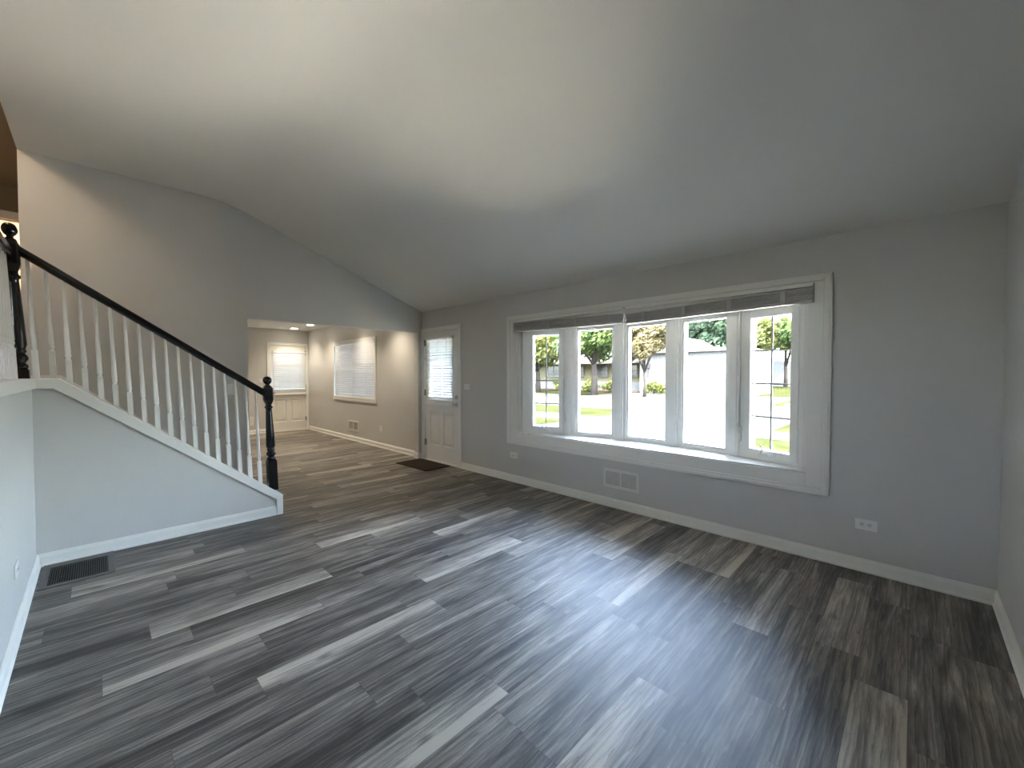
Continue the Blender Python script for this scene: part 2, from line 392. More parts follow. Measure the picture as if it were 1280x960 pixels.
# baseboards: moulded profile swept along straight runs
BH = .092
BP = [(0, 0), (.022, 0), (.022, .012), (.015, .02), (.015, .07), (.011, .078), (.009, .088), (.004, BH), (0, BH)]
def base(name, a, b, nrm, label, z=0):
    a = Vector((*a, z)); b = Vector((*b, z)); nv = Vector((*nrm, 0)); n = len(BP); up = Vector((0, 0, 1))
    vs = [a + nv * d + up * h for d, h in BP] + [b + nv * d + up * h for d, h in BP]
    fs = [tuple(range(n)), tuple(range(n, 2 * n))[::-1]] + [(i, i + n, (i + 1) % n + n, (i + 1) % n) for i in range(n)]
    if (b - a).cross(up).dot(nv) < 0: fs = [f[::-1] for f in fs]
    return struct(MB().add(vs, fs).build(name, 'trim'), label, 'baseboard')
base('baseboard_front', (-4.782, WY), (RX, WY), (0, -1), 'white baseboard under the bow window')
base('baseboard_right', (RX, LY), (RX, WY), (-1, 0), 'white baseboard along the right wall')
base('baseboard_left', (RX, LY), (SX, LY), (0, 1), 'white baseboard along the left half wall')
base('baseboard_stair', (SX, LY), (SX, 1.246), (1, 0), 'white baseboard below the stair wall')
base('baseboard_far', (EX, WY), (AX - .12, WY), (0, -1), 'white baseboard under the back room window')
base('baseboard_end', (EX, FL), (EX, 2.868), (1, 0), 'white baseboard left of the far white door')
bm_ = MB(); bm_.box(AX - .135, AX + .014, OY1 - .014, OY1, 0, BH); bm_.box(AX, AX + .014, OY1, WY - .02, 0, BH)
struct(bm_.build('baseboard_corner', 'trim'), 'short white baseboard wrapping the wall stub beside the entry door', 'baseboard')

# ------------------------------------------------------------------ stairs, landing, upper hall
st = MB()
nst = 7; rise = HF / nst; run = .243; y0 = YF + .01
for i in range(1, nst):
    st.box(AX, SX - .12, y0 + run * (i - 1) - (.0 if i == 1 else 0), y0 + run * i, 0, HF - rise * i)
    st.box(AX, SX - .12, y0 + run * i - .001, y0 + run * i + .025, HF - rise * i - .03, HF - rise * i)
st.box(AX, SX - .12, LB, y0, 0, HF)
struct(st.build('staircase', 'carpet'), 'stairs rising to the landing behind the white balusters', 'stairs')
sk = MB().prism([(LB, HF), (y0, HF), (y0 + run * 6 + .02, .02), (y0 + run * 6 + .02, .16), (y0 - .02, HF + .09), (LB, HF + .09)], AX, AX + .014, 'x')
struct(sk.build('trim_3', 'trim'), 'white skirt board climbing the gable wall behind the balusters', 'trim')
HX = -8.1
struct(MB().box(HX - .1, RX, -2.95, LB, HF - .1, HF).build('floor_hall', 'carpet'), 'upper hall floor behind the landing railing', 'floor')
hv = MB(); FILLWIN = [(-2.6, -1.7)]; hxs = [HX - .1, *FILLWIN[0], RX]
hv.box(HX - .1, RX, -3.07, -2.95, HF - .1, 1.95); hv.box(HX - .1, RX, -3.07, -2.95, 2.55, 4.0)
for i in (0, 2): hv.box(hxs[i], hxs[i + 1], -3.07, -2.95, 1.95, 2.55)
for i, (a, b) in enumerate(FILLWIN):  # unseen window added to lift the light on the window wall
    wd = thing('window_%d' % (3 + i), 'small unseen window added in the upper hall wall for fill light', 'window', ((a + b) / 2, -2.95, 1.95), None, 'structure')
    c = MB()
    def rg4(o, q, y0, y1): c.box(o[0], q[0], y0, y1, o[2], o[3]); c.box(q[1], o[1], y0, y1, o[2], o[3]); c.box(q[0], q[1], y0, y1, o[2], q[2]); c.box(q[0], q[1], y0, y1, q[3], o[3])
    rg4((a - .08, b + .08, 1.87, 2.63), (a, b, 1.95, 2.55), -2.95, -2.932); c.build('casing', 'trim', wd, .003)
    c = MB(); rg4((a, b, 1.95, 2.55), (a + .05, b - .05, 2.0, 2.50), -3.06, -3.0); c.box((a + b) / 2 - .025, (a + b) / 2 + .025, -3.06, -3.0, 2.0, 2.50); c.build('sash', 'vinyl', wd, .003)
    MB().box(a + .05, b - .05, -3.035, -3.03, 2.0, 2.50).build('pane', 'glass', wd)
struct(hv.build('wall_hall', 'wall'), 'upper hall wall behind the landing railing')
struct(MB().box(HX - .1, RX, -2.95, LB, 3.75, 3.87).build('ceiling', 'halldim'), 'dim upper hall ceiling at the left edge', 'ceiling')
struct(MB().box(HX - .1, AX - .12, LB, LB + .1, HF - .1, 3.87).build('wall_inner', 'wall'), 'upper hall wall running on behind the gable wall')
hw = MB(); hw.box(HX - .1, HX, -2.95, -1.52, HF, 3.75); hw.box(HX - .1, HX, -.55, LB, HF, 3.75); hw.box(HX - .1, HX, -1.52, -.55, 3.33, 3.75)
struct(hw.build('wall_hall_end', 'halldim'), 'dim upper hall end wall above the lit doorway at the left edge')
d3 = thing('door_3', 'lit upper hall doorway with plain casing at the left edge', 'doorway', (HX, -1.0, HF), None, 'structure')
c = MB(); c.box(HX, HX + .02, -1.60, -1.52, HF, 3.43); c.box(HX, HX + .02, -.55, -.47, HF, 3.43); c.box(HX, HX + .02, -1.52, -.55, 3.33, 3.43)
c.build('casing', 'trim', d3, .003)
br = MB(); bx = HX - .1
br.box(bx - 2.1, bx - 2.0, -2.2, .2, HF, 3.85); br.box(bx - 2.0, bx, -2.3, -2.2, HF, 3.85); br.box(bx - 2.0, bx, .1, .2, HF, 3.85)
struct(br.build('wall_room', 'warmwall'), 'peach wall of the lit room beyond the upper hall door')
struct(MB().box(bx - 2.1, bx, -2.3, .2, 3.75, 3.87).build('ceiling', 'ceil'), 'ceiling of the lit room beyond the upper hall', 'ceiling')
struct(MB().box(bx - 2.1, bx, -2.3, .2, HF - .1, HF).build('floor_room', 'carpet'), 'floor of the lit room beyond the upper hall', 'floor')
sl = MB(); sl.box(bx, bx + .1, -3.07, -2.95, HF, 3.87); sl.box(bx, bx + .1, LB + .1, .2, HF, 3.87)
struct(sl.build('wall_return', 'wall'), 'short return walls of the lit room beyond the upper hall')

def lamp_light(name, kind, loc, energy, col, parent=None, **k):
    d = bpy.data.lights.new(name, kind); d.energy = energy; d.color = col
    for a, v in k.items(): setattr(d, a, v)
    o = bpy.data.objects.new(name, d); COL.objects.link(o)
    o.location = loc
    if parent is not None: o.parent = parent; o.location = Vector(loc) - Vector(parent.location)
    return o
WARM = (1, .62, .32)
def dome_lamp(loc, label, energy, col):
    t = thing('ceiling_lamp', label, 'lamp', loc)
    MB().lathe([(.15, 0), (.15, -.02), (.135, -.025)][::-1], loc, 24).build('base_plate', 'trim', t)
    MB().lathe([(.135, -.025), (.125, -.05), (.095, -.075), (.05, -.09), (.005, -.095)][::-1], loc, 24).build('glass_dome', 'lens', t)
    lamp_light('bulb_light', 'POINT', (loc[0], loc[1], loc[2] - .14), energy, col, t, shadow_soft_size=.04)
dome_lamp((-4.7, -.80, 3.75), 'round ceiling lamp above the upper hall', 1.8, WARM)
dome_lamp((bx - 1.0, -1.0, 3.75), 'round ceiling lamp in the lit room beyond the hall', 17, (1, .80, .55))

# ------------------------------------------------------------------ recessed lights of the back room
can_labels = ['recessed ceiling light nearest the far door of the back room', 'recessed ceiling light in front of the back room window',
              'recessed ceiling light hidden above the back room outlet', 'recessed ceiling light just behind the opening header']
for i, (x, y) in enumerate([(-10.5, 3.33), (-9.5, 3.34), (-7.85, 3.34), (-6.5, 3.34), (-10.3, 1.4), (-8.9, 1.4), (-7.4, 1.4)]):
    lab = can_labels[i] if i < 4 else ['recessed light over the far left of the back room', 'recessed light over the middle left of the back room', 'recessed light over the near left of the back room'][i - 4]
    t = thing('recessed_light', lab, 'ceiling light', (x, y, FC), 'recessed lights in the back room ceiling')
    MB().lathe([(.070, -.004), (.092, -.007), (.098, 0.0), (.06, 0.0)], (x, y, FC), 24).build('trim_ring', 'trim', t)
    MB().lathe([(.001, -.008), (.06, -.007), (.069, -.003), (.069, 0)], (x, y, FC), 24).build('lens', 'lens', t)
    o = lamp_light('can_light', 'SPOT', (x, y, FC - .03), 9.5, (1, .84, .64), t, spot_size=R(125), spot_blend=.9, shadow_soft_size=.05)

# ------------------------------------------------------------------ railings
PX = SX - .06; LEAN = -.034
def baluster_mb(c, h, sq=.20):
    m = MB(); m.sqpost([(.016, -.012), (.016, sq), (.011, sq + .008)], c, (0, LEAN))
    m.lathe([(.011, sq), (.0125, sq + .012), (.0105, sq + .018), (.0155, sq + .03), (.0165, sq + .04), (.0135, sq + .052), (.0165, sq + .062), (.0155, sq + .10), (.0125, sq + .25), (.0095, h + .02)], c, 12, (0, LEAN))
    return m
def newel_mb(c, zs=1.13, lb=.29):                      # square foot of height lb, turned shaft, block and ball
    m = MB(); k = (zs - lb) / .84
    def H(h): return lb + (h - .29) * k
    m.sqpost([(.041, 0), (.041, lb), (.036, lb + .01)], c, (0, LEAN), .12)
    P = [(.030, .295), (.038, .305), (.040, .318), (.028, .330), (.026, .336), (.040, .350), (.042, .362), (.038, .375), (.028, .386), (.030, .392), (.037, .402), (.030, .412), (.040, .44), (.037, .55), (.028, .78), (.026, .812), (.036, .822), (.037, .832), (.026, .842), (.025, .862)]
    m.lathe([(r, H(h)) for r, h in P], c, 20, (0, LEAN))
    m.sqpost([(.024, H(.855)), (.041, H(.90)), (.041, H(1.01)), (.030, H(1.035))], c, (0, LEAN), .35)
    Q = [(.028, 1.03), (.030, 1.04), (.018, 1.048), (.018, 1.056), (.030, 1.066), (.0375, 1.08), (.040, 1.094), (.0375, 1.108), (.029, 1.122), (.016, 1.130), (.003, 1.133)]
    m.lathe([(r, H(h)) for r, h in Q], c, 20, (0, LEAN))
    return m
sr = thing('stair_railing', 'white turned balusters under a sloping black handrail with newel posts on the stairs', 'railing', (PX, .5, cap_z(.5)))
def rail_z(y): return 1.207 - .695 * (y - 1.13)        # underside of the sloping handrail
for i in range(18):
    y = -.298 + (1.125 + .298) * i / 17
    zb = min(zt, cap_z(y) + .008); h = (rail_z(y + LEAN * .84) - zb)
    baluster_mb((PX, y, zb), h, .205).build('baluster', 'trim', sr)
HP = [(-.030, 0), (-.022, -.012), (.022, -.012), (.030, 0), (.033, .022), (.030, .045), (.018, .058), (-.018, .058), (-.030, .045), (-.033, .022)]
def rail_mb(a, b, side):
    a = Vector(a); b = Vector(b); n = len(HP); sv = Vector(side)
    vs = [a + sv * u + Vector((0, 0, w_)) for u, w_ in HP] + [b + sv * u + Vector((0, 0, w_)) for u, w_ in HP]
    fs = [tuple(range(n)), tuple(range(n, 2 * n))[::-1]] + [(i, i + n, (i + 1) % n + n, (i + 1) % n) for i in range(n)]
    if (b - a).cross(sv).z > 0: fs = [f[::-1] for f in fs]
    return MB().add(vs, fs)
ya, yb = -.385, 1.185
rail_mb((PX, ya, rail_z(ya) + .012), (PX, yb, rail_z(yb) + .012), (1, 0, 0)).build('handrail', 'black', sr)
newel_mb((PX, 1.235, .245)).build('newel_post', 'black', sr)
newel_mb((PX, LB + .09, zt), 1.10, .06).build('newel_post', 'black', sr)
lr = thing('landing_railing', 'level black handrail on white balusters along the left half wall', 'railing', (-3.2, LB + .07, zt))
for i in range(18):
    x = PX + .15 + .105 * i
    baluster_mb((x, LB + .07, zt), .845, .21).build('baluster', 'trim', lr)
RZ = zt + .86
rail_mb((PX + .075, LB + .07 + LEAN * .85, RZ), (PX + 2.1, LB + .07 + LEAN * .85, RZ), (0, 1, 0)).build('handrail', 'black', lr)

# ------------------------------------------------------------------ bow window
w1 = thing('window_1', 'wide white bow window of five tall panes looking onto the sunny street', 'window', (-2.1, WY, BZ0), None, 'structure')
CO = (-3.805, -.436, .497, 2.146)
def ring(m, o, i, y0, y1):      # rectangular frame in the xz plane, o/i = (x0,x1,z0,z1)
    m.box(o[0], i[0], y0, y1, o[2], o[3]); m.box(i[1], o[1], y0, y1, o[2], o[3]); m.box(i[0], i[1], y0, y1, o[2], i[2]); m.box(i[0], i[1], y0, y1, i[3], o[3])
cs = MB(); ring(cs, CO, (CO[0] + .05, CO[1] - .05, CO[2] + .05, CO[3] - .05), WY - .030, WY)
ring(cs, (CO[0] + .012, CO[1] - .012, CO[2] + .012, CO[3] - .012), (CO[0] + .03, CO[1] - .03, CO[2] + .03, CO[3] - .03), WY - .036, WY - .029)
ring(cs, (CO[0] + .05, CO[1] - .05, CO[2] + .05, CO[3] - .05), (BX0, BX1, BZ0 - .003, BZ1), WY - .020, WY)
cs.build('casing', 'trim', w1, .004)
a5 = [2 * 10.281 + 1.062, 10.281 + 1.062, 1.062, -10.281 + 1.062, -2 * 10.281 + 1.062]
UW = .622; bow = [Vector((-3.578, 3.85, 0))]
for a in a5: bow.append(bow[-1] + Vector((math.cos(R(a)), math.sin(R(a)), 0)) * UW)
def board(z0, z1):
    poly = [(BX0, WY - .0), (BX0, 3.93)] + [(p.x, p.y + .10) for p in bow] + [(BX1, 3.97), (BX1, WY - .0)]
    return MB().prism(poly, z0, z1, 'z')
board(BZ0 - .03, BZ0 + .012).build('sill', 'trim', w1, .003)
board(BZ1 - .008, BZ1 + .04).build('head_board', 'trim', w1, .003)
j = MB(); j.box(BX0, BX0 + .014, WY - .003, 3.93, BZ0 + .012, BZ1 - .008); j.box(BX0 + .014, BX0 + .035, WY + .022, 3.92, BZ0 + .012, BZ1 - .008)
j.box(BX1 - .014, BX1, WY - .003, 3.98, BZ0 + .012, BZ1 - .008); j.box(BX1 - .032, BX1 - .014, WY + .05, 3.97, BZ0 + .012, BZ1 - .008)
j.build('jamb', 'trim', w1, .002)
ZA, ZB = BZ0 + .012, BZ1 - .008
for i in range(1, 5):
    a = R((a5[i - 1] + a5[i]) / 2); mt = Matrix.Translation(bow[i]) @ Matrix.Rotation(a, 4, 'Z')
    m = MB(); m.box(-.046, .046, -.055, .10, ZA, ZB, mt); m.box(-.028, .028, -.064, -.055, ZA, ZB, mt)
    m.build('mullion', 'vinyl', w1, .004)
def frame_local(m, mt, s0, s1, z0, z1, i0, i1, iz0, iz1, y0, y1):
    m.box(s0, i0, y0, y1, z0, z1, mt); m.box(i1, s1, y0, y1, z0, z1, mt); m.box(i0, i1, y0, y1, z0, iz0, mt); m.box(i0, i1, y0, y1, iz1, z1, mt)
for i, a in enumerate(a5):
    mt = Matrix.Translation(bow[i]) @ Matrix.Rotation(R(a), 4, 'Z')
    s0, s1 = (.046 if i > 0 else .0), (UW - .046 if i < 4 else UW)
    cas = i in (0, 4)
    g = (.142, UW - .142, .749, 1.888) if cas else (.101, UW - .101, .707, 1.925)
    m = MB()
    if cas:
        frame_local(m, mt, s0, s1, ZA, ZB, .083, UW - .083, .69, 1.945, -.022, .09)
        frame_local(m, mt, .083, UW - .083, .69, 1.945, *g, -.034, .05)
    else:
        frame_local(m, mt, s0, s1, ZA, ZB, .082, UW - .082, .69, 1.945, -.028, .09)
        frame_local(m, mt, .082, UW - .082, .69, 1.945, *g, -.012, .06)
    sash = m.build('casement_sash' if cas else 'fixed_sash', 'vinyl', w1, .003)
    gp = MB().box(g[0], g[1], .004, .008, g[2], g[3], mt).build('pane', 'glass', sash)
    if cas:
        b = MB(); cx = (g[0] + g[1]) / 2
        b.box(cx - .007, cx + .007, -.004, .003, g[2], g[3], mt)
        for k in range(1, 4):
            z = g[2] + (g[3] - g[2]) * k / 4; b.box(g[0], g[1], -.004, .003, z - .007, z + .007, mt)
        b.build('muntin_grid', 'bar', sash)
        kx = cx - .02
        c = MB(); c.box(kx - .055, kx + .06, -.052, -.034, .700, .725, mt); c.box(kx - .05, kx + .02, -.060, -.05, .71, .735, mt)
        p = [mt @ Vector(q) for q in ((kx - .03, -.052, .722), (kx - .02, -.07, .745), (kx + .0, -.078, .768), (kx - .012, -.08, .79), (kx - .02, -.082, .80))]
        c.tube(p, [.009, .008, .007, .008, .010]); c.build('crank_handle', 'plate', sash, .002)
        lx = .055 if i == 4 else UW - .06
        c = MB(); c.box(lx - .010, lx + .010, -.046, -.022, .80, .93, mt); p = [mt @ Vector(q) for q in ((lx, -.045, .85), (lx - .004, -.066, .89), (lx - .002, -.072, .96))]
        c.tube(p, [.009, .008, .006]); c.build('lock_lever', 'plate', sash, .002)

# ------------------------------------------------------------------ raised blinds across the bow window
def stack(name, x0, x1, zl, zr, label, nsl=6, hl=.105, hr=.10):
    t = thing(name, label, 'blind', ((x0 + x1) / 2, 3.75, 2.0), 'raised blinds over the bow window')
    h = MB(); h.box(x0, x1, 3.738, 3.784, 2.052, 2.083); h.build('headrail', 'trim', t, .003)
    m = MB()
    def slab(za, zb, th, dy=0, y0=3.735, y1=3.787):
        m.add([(x0, y0 + dy, za), (x1, y0 + dy, zb), (x1, y1, zb), (x0, y1, za), (x0, y0 + dy, za + th), (x1, y0 + dy, zb + th), (x1, y1, zb + th), (x0, y1, za + th)],
              [(0, 3, 2, 1), (4, 5, 6, 7), (0, 1, 5, 4), (1, 2, 6, 5), (2, 3, 7, 6), (3, 0, 4, 7)])
    for k in range(nsl):
        f = (k + .9) / nsl
        slab(zl + hl * f, zr + hr * f, .0085, rng.uniform(-.004, .004))
        slab(zl + hl * f - .009, zr + hr * f - .009, .009, .024)
    m.build('slat_stack', 'grayslat', t)
    b = MB(); b.add([(x0, 3.733, zl), (x1, 3.733, zr), (x1, 3.785, zr), (x0, 3.785, zl), (x0, 3.733, zl + .013), (x1, 3.733, zr + .013), (x1, 3.785, zr + .013), (x0, 3.785, zl + .013)],
                    [(0, 3, 2, 1), (4, 5, 6, 7), (0, 1, 5, 4), (1, 2, 6, 5), (2, 3, 7, 6), (3, 0, 4, 7)])
    b.build('bottom_rail', 'grayslat', t)
    n = 4
    for k in range(n):
        f = (k + .5) / n; x = x0 + (x1 - x0) * f; z = zl + (zr - zl) * f
        MB().box(x - .018, x + .018, 3.728, 3.732, z + .006, z + .10).build('ladder_tape', 'grayslat', t)
    return t
lb = stack('window_blind', -3.655, -2.108, 1.932, 1.915, 'raised grey slatted blind over the left half of the bow window', hl=.112, hr=.088)
rb = stack('window_blind', -2.078, -.545, 1.903, 1.937, 'drooping grey slatted blind over the right half of the bow window', hl=.088, hr=.10)
MB().tube([(-2.090, 3.728, 2.06), (-2.098, 3.724, 2.02), (-2.084, 3.724, 1.985), (-2.094, 3.724, 1.95), (-2.10, 3.726, 1.905)], .006).build('pull_cord', 'cord', lb)

# ------------------------------------------------------------------ venetian blinds that are let down
def venetian(name, label, x0, x1, zt_, zb_, n, at, tilt=62, group=None, width=.05):
    """slats in the local xz plane, depth along local -y; `at` maps local to world"""
    loc = at @ Vector(((x0 + x1) / 2, 0, zt_)); t = thing(name, label, 'blind', loc, group)
    MB().box(x0, x1, -.045, -.002, zt_ - .035, zt_, at).build('headrail', 'slat', t, .003)
    pitch = (zt_ - .05 - zb_ - .02) / (n - 1)
    for k in range(n):
        z = zt_ - .05 - pitch * k - pitch * .3; sg = rng.uniform(-.0015, .0015); ti = R(tilt + rng.uniform(-2, 2))
        mt = at @ Matrix.Translation((0, -.024, z + sg)) @ Matrix.Rotation(-ti, 4, 'X')
        m = MB(); hw_ = width / 2
        P = [(-hw_, -.0015), (-hw_ * .5, .001), (0, .002), (hw_ * .5, .001), (hw_, -.0015), (hw_, .0008), (hw_ * .5, .0033), (0, .0043), (-hw_ * .5, .0033), (-hw_, .0008)]
        m.prism(P, x0 + .006, x1 - .006, 'x', mt); m.build('slat', 'slat', t)
    MB().box(x0, x1, -.048, -.002, zb_ - .012, zb_ + .012, at).build('bottom_rail', 'slat', t, .003)
    for f in (.18, .5, .82):
        x = x0 + (x1 - x0) * f
        MB().tube([at @ Vector((x, -.054, zt_ - .03)), at @ Vector((x, -.054, zb_))], .0018, 6).build('lift_cord', 'cord', t)
    return t

# ------------------------------------------------------------------ doors
def door_slab(m, at, x0, x1, z0, z1, y0, y1, holes):
    xs = sorted({x0, x1, *[h[0] for h in holes], *[h[1] for h in holes]}); zs = sorted({z0, z1, *[h[2] for h in holes], *[h[3] for h in holes]})
    for i in range(len(xs) - 1):
        for k in range(len(zs) - 1):
            cx, cz = (xs[i] + xs[i + 1]) / 2, (zs[k] + zs[k + 1]) / 2
            if any(h[0] < cx < h[1] and h[2] < cz < h[3] for h in holes): continue
            m.box(xs[i], xs[i + 1], y0, y1, zs[k], zs[k + 1], at)
def make_door(name, label, at, x0, x1, ztop, lite, pans, casing, hinge_x, knob_x):
    t = thing(name, label, 'door', at @ Vector(((x0 + x1) / 2, 0, 0)), None, 'structure')
    c = MB(); cl, cr, ct = casing
    c.box(cl, x0 - .006, -.018, 0, 0, ct, at); c.box(x1 + .006, cr, -.018, 0, 0, ct, at); c.box(x0 - .006, x1 + .006, -.018, 0, ztop + .006, ct, at)
    c.box(x0 - .006, x0 - .0, -.018, .09, 0, ztop, at); c.box(x1, x1 + .006, -.018, .09, 0, ztop, at); c.box(x0, x1, .0, .09, ztop, ztop + .006, at)
    c.build('casing', 'trim', t, .003)
    s = MB(); y0, y1 = .012, .054
    door_slab(s, at, x0 + .004, x1 - .004, .018, ztop - .004, y0, y1, [lite] + pans)
    slab = s.build('door_slab', 'doorp', t)
    for p in pans:
        q = MB(); a, b, e, f = p
        q.box(a, b, y0 + .014, y1, e, f, at)
        def fr(o, i, ya, yb):
            q.add([at @ Vector(v) for v in ((o[0], ya, o[2]), (o[1], ya, o[2]), (o[1], ya, o[3]), (o[0], ya, o[3]), (i[0], yb, i[2]), (i[1], yb, i[2]), (i[1], yb, i[3]), (i[0], yb, i[3]))],
                  [(0, 1, 5, 4), (1, 2, 6, 5), (2, 3, 7, 6), (3, 0, 4, 7), (4, 5, 6, 7)])
        fr((a + .022, b - .022, e + .022, f - .022), (a + .055, b - .055, e + .055, f - .055), y0 + .014, y0 + .002)
        fr2 = [(a, b, e, f), (a + .012, b - .012, e + .012, f - .012)]
        o, i = fr2
        q.add([at @ Vector(v) for v in ((o[0], y0, o[2]), (o[1], y0, o[2]), (o[1], y0, o[3]), (o[0], y0, o[3]), (i[0], y0 + .014, i[2]), (i[1], y0 + .014, i[2]), (i[1], y0 + .014, i[3]), (i[0], y0 + .014, i[3]))],
              [(0, 1, 5, 4), (1, 2, 6, 5), (2, 3, 7, 6), (3, 0, 4, 7)])
        q.build('raised_panel', 'doorp', slab)
    a, b, e, f = lite
    q = MB(); door_slab(q, at, a - .02, b + .02, e - .02, f + .02, y0 - .010, y0, [(a, b, e, f)]); q.build('lite_frame', 'doorp', slab, .003)
    q = MB(); cx = (a + b) / 2; q.box(cx - .01, cx + .01, .026, .034, e, f, at)
    for k in (1, 2): z = e + (f - e) * k / 3; q.box(a, b, .026, .034, z - .01, z + .01, at)
    MB().box(a, b, .036, .040, e, f, at).build('pane', 'glass', slab)
    q.build('muntin_grid', 'doorp', slab)
    for z in (.24, 1.05, ztop - .22):
        h = MB(); h.lathe([(.007, 0), (.007, .10)], (hinge_x, -.012, z), 10, mtx=at); h.box(hinge_x - .018, hinge_x + .018, -.010, .012, z + .003, z + .097, at); h.build('hinge', 'hinge', t)
    k = MB(); RX90 = Matrix.Rotation(R(90), 4, 'X')
    k.lathe([(.033, -.012), (.033, -.004), (.012, 0), (.011, .03), (.022, .036), (.029, .048), (.029, .060), (.020, .072), (.004, .076)], (0, 0, 0), 20, mtx=at @ Matrix.Translation((knob_x, 0, .945)) @ RX90)
    k.build('door_knob', 'chrome', t)
    k = MB(); k.lathe([(.030, -.012), (.030, .006), (.022, .012), (.003, .013)], (0, 0, 0), 20, mtx=at @ Matrix.Translation((knob_x, 0, 1.05)) @ RX90)
    k.box(knob_x - .006, knob_x + .006, -.03, -.01, 1.034, 1.066, at); k.build('deadbolt', 'chrome', t)
    MB().box(x0, x1, -.02, .10, 0, .016, at).build('threshold', 'ventp', t, .004)
    return t
AT1 = Matrix.Translation((0, WY, 0))
make_door('door_1', 'white entry door with a blind over its window beside the bow window wall', AT1, DX0 + .006, DX1 - .006, DZ - .006, (-5.60, -5.02, 1.0, 1.93),
          [(-5.62, -5.34, .26, .80), (-5.26, -4.98, .26, .80)], (AX + .003, -4.782, 2.142), DX0 + .005, -4.908)
venetian('window_blind', 'narrow white slatted blind hanging on the white entry door', -5.665, -4.965, 1.985, .93, 25, AT1 @ Matrix.Translation((0, .002, 0)), 44, 'lowered white blinds', .050)
AT2 = Matrix.Translation((EX, 0, 0)) @ Matrix.Rotation(R(90), 4, 'Z')     # local x -> world y, local y -> world -x
make_door('door_2', 'white door with a blind at the far end of the back room', AT2, 2.935, 3.742, 2.10, (3.02, 3.66, 1.0, 1.90),
          [(3.03, 3.29, .24, .78), (3.39, 3.65, .24, .78)], (2.868, 3.803, 2.162), 3.742, 3.0)
venetian('window_blind', 'white slatted blind hanging on the far back room door', 2.985, 3.735, 1.955, .91, 22, AT2 @ Matrix.Translation((0, .002, 0)), 74, 'lowered white blinds')

# ------------------------------------------------------------------ back room window
w2 = thing('window_2', 'white framed window of the back room behind a lowered blind', 'window', (-8.4, WY, 1.4), None, 'structure')
c = MB(); ring(c, (-9.414, -7.393, .833, 2.127), (FX0, FX1, FZ0, FZ1), WY - .018, WY); c.build('casing', 'trim', w2, .003)
c = MB(); ring(c, (FX0, FX1, FZ0, FZ1), (FX0 + .05, FX1 - .05, FZ0 + .05, FZ1 - .05), WY + .05, WY + .095); c.box(-8.43, -8.38, WY + .05, WY + .095, FZ0 + .05, FZ1 - .05)
c.build('sash', 'vinyl', w2, .003)
MB().box(FX0 + .05, FX1 - .05, WY + .07, WY + .075, FZ0 + .05, FZ1 - .05).build('pane', 'glass', w2)
venetian('window_blind', 'wide white slatted blind lowered over the back room window', FX0 + .012, FX1 - .03, FZ1 - .005, FZ0 + .02, 25, AT1 @ Matrix.Translation((0, .03, 0)), 75, 'lowered white blinds', .054)

# ------------------------------------------------------------------ vents, outlets, switches
def wall_vent(x0, x1, z0, z1, label, blade):
    t = thing('wall_vent', label, 'vent', ((x0 + x1) / 2, WY, z0), 'white wall vents'); f = .028; cx = (x0 + x1) / 2
    m = MB(); ring(m, (x0, x1, z0, z1), (x0 + f, x1 - f, z0 + f, z1 - f), WY - .012, WY); m.box(cx - .009, cx + .009, WY - .012, WY, z0 + f, z1 - f)
    m.build('frame', 'ventp', t, .003)
    MB().box(x0 + f, x1 - f, WY - .002, WY - .0005, z0 + f, z1 - f).build('duct_opening', 'vdark', t)
    m = MB(); n = 9
    for a, b in ((x0 + f, cx - .009), (cx + .009, x1 - f)):
        for k in range(n):
            z = z0 + f + (z1 - z0 - 2 * f) * (k + .5) / n
            m.box(a, b, -.0085, .0085, -.0012, .0012, Matrix.Translation((0, WY - .007, z)) @ Matrix.Rotation(R(-75), 4, 'X'))
    m.build('louvre', blade, t)
wall_vent(-2.358, -1.949, .205, .404, 'white two panel wall vent below the bow window', 'ventgray')
wall_vent(-8.65, -8.175, .207, .42, 'white wall vent below the back room window', 'ventgray')
def outlet(label, at, w_, h_, kind, horiz, group):
    t = thing('wall_' + kind, label, kind, at.translation, group)
    MB().box(-w_ / 2, w_ / 2, -.007, 0, -h_ / 2, h_ / 2, at).build('cover_plate', 'plate', t, .003)
    for s in (-1, 1):
        rot = Matrix.Rotation(R(90), 4, 'Y') if horiz else Matrix()
        if kind == 'outlet':
            a2 = at @ rot @ Matrix.Translation((0, 0, s * .020))
            r = MB().box(-.015, .015, -.010, -.006, -.013, .013, a2).build('receptacle', 'plate', t, .003)
            m = MB(); m.box(-.0075, -.0045, -.0108, -.0098, -.004, .008, a2); m.box(.0045, .0075, -.0108, -.0098, -.003, .007, a2); m.lathe([(.003, 0), (.003, .001)], (0, 0, 0), 10, mtx=a2 @ Matrix.Translation((0, -.0098, -.008)) @ Matrix.Rotation(R(90), 4, 'X'))
            m.build('slots', 'slot', r)
        else:
            MB().box(s * .026 - .013, s * .026 + .013, -.011, -.006, -.024, .024, at).build('rocker', 'plate', t, .002)
def wat(x, z): return Matrix.Translation((x, WY, z))
outlet('white outlet on the grey wall right of the bow window', wat(-.228, .336), .126, .078, 'outlet', True, 'wall outlets')
outlet('small white outlet under the left corner of the bow window', wat(-3.703, .346), .128, .078, 'outlet', True, 'wall outlets')
outlet('small white outlet on the back room wall near the opening', wat(-7.238, .361), .075, .105, 'outlet', False, 'wall outlets')
outlet('white switch plate right of the entry door', wat(-4.654, 1.216), .125, .085, 'switch', False, 'wall switches')
outlet('white outlet on the left half wall near the floor', Matrix.Translation((-3.45, LY, .345)) @ Matrix.Rotation(R(180), 4, 'Z'), .125, .075, 'outlet', True, 'wall outlets')
EAT = Matrix.Rotation(R(90), 4, 'Z')
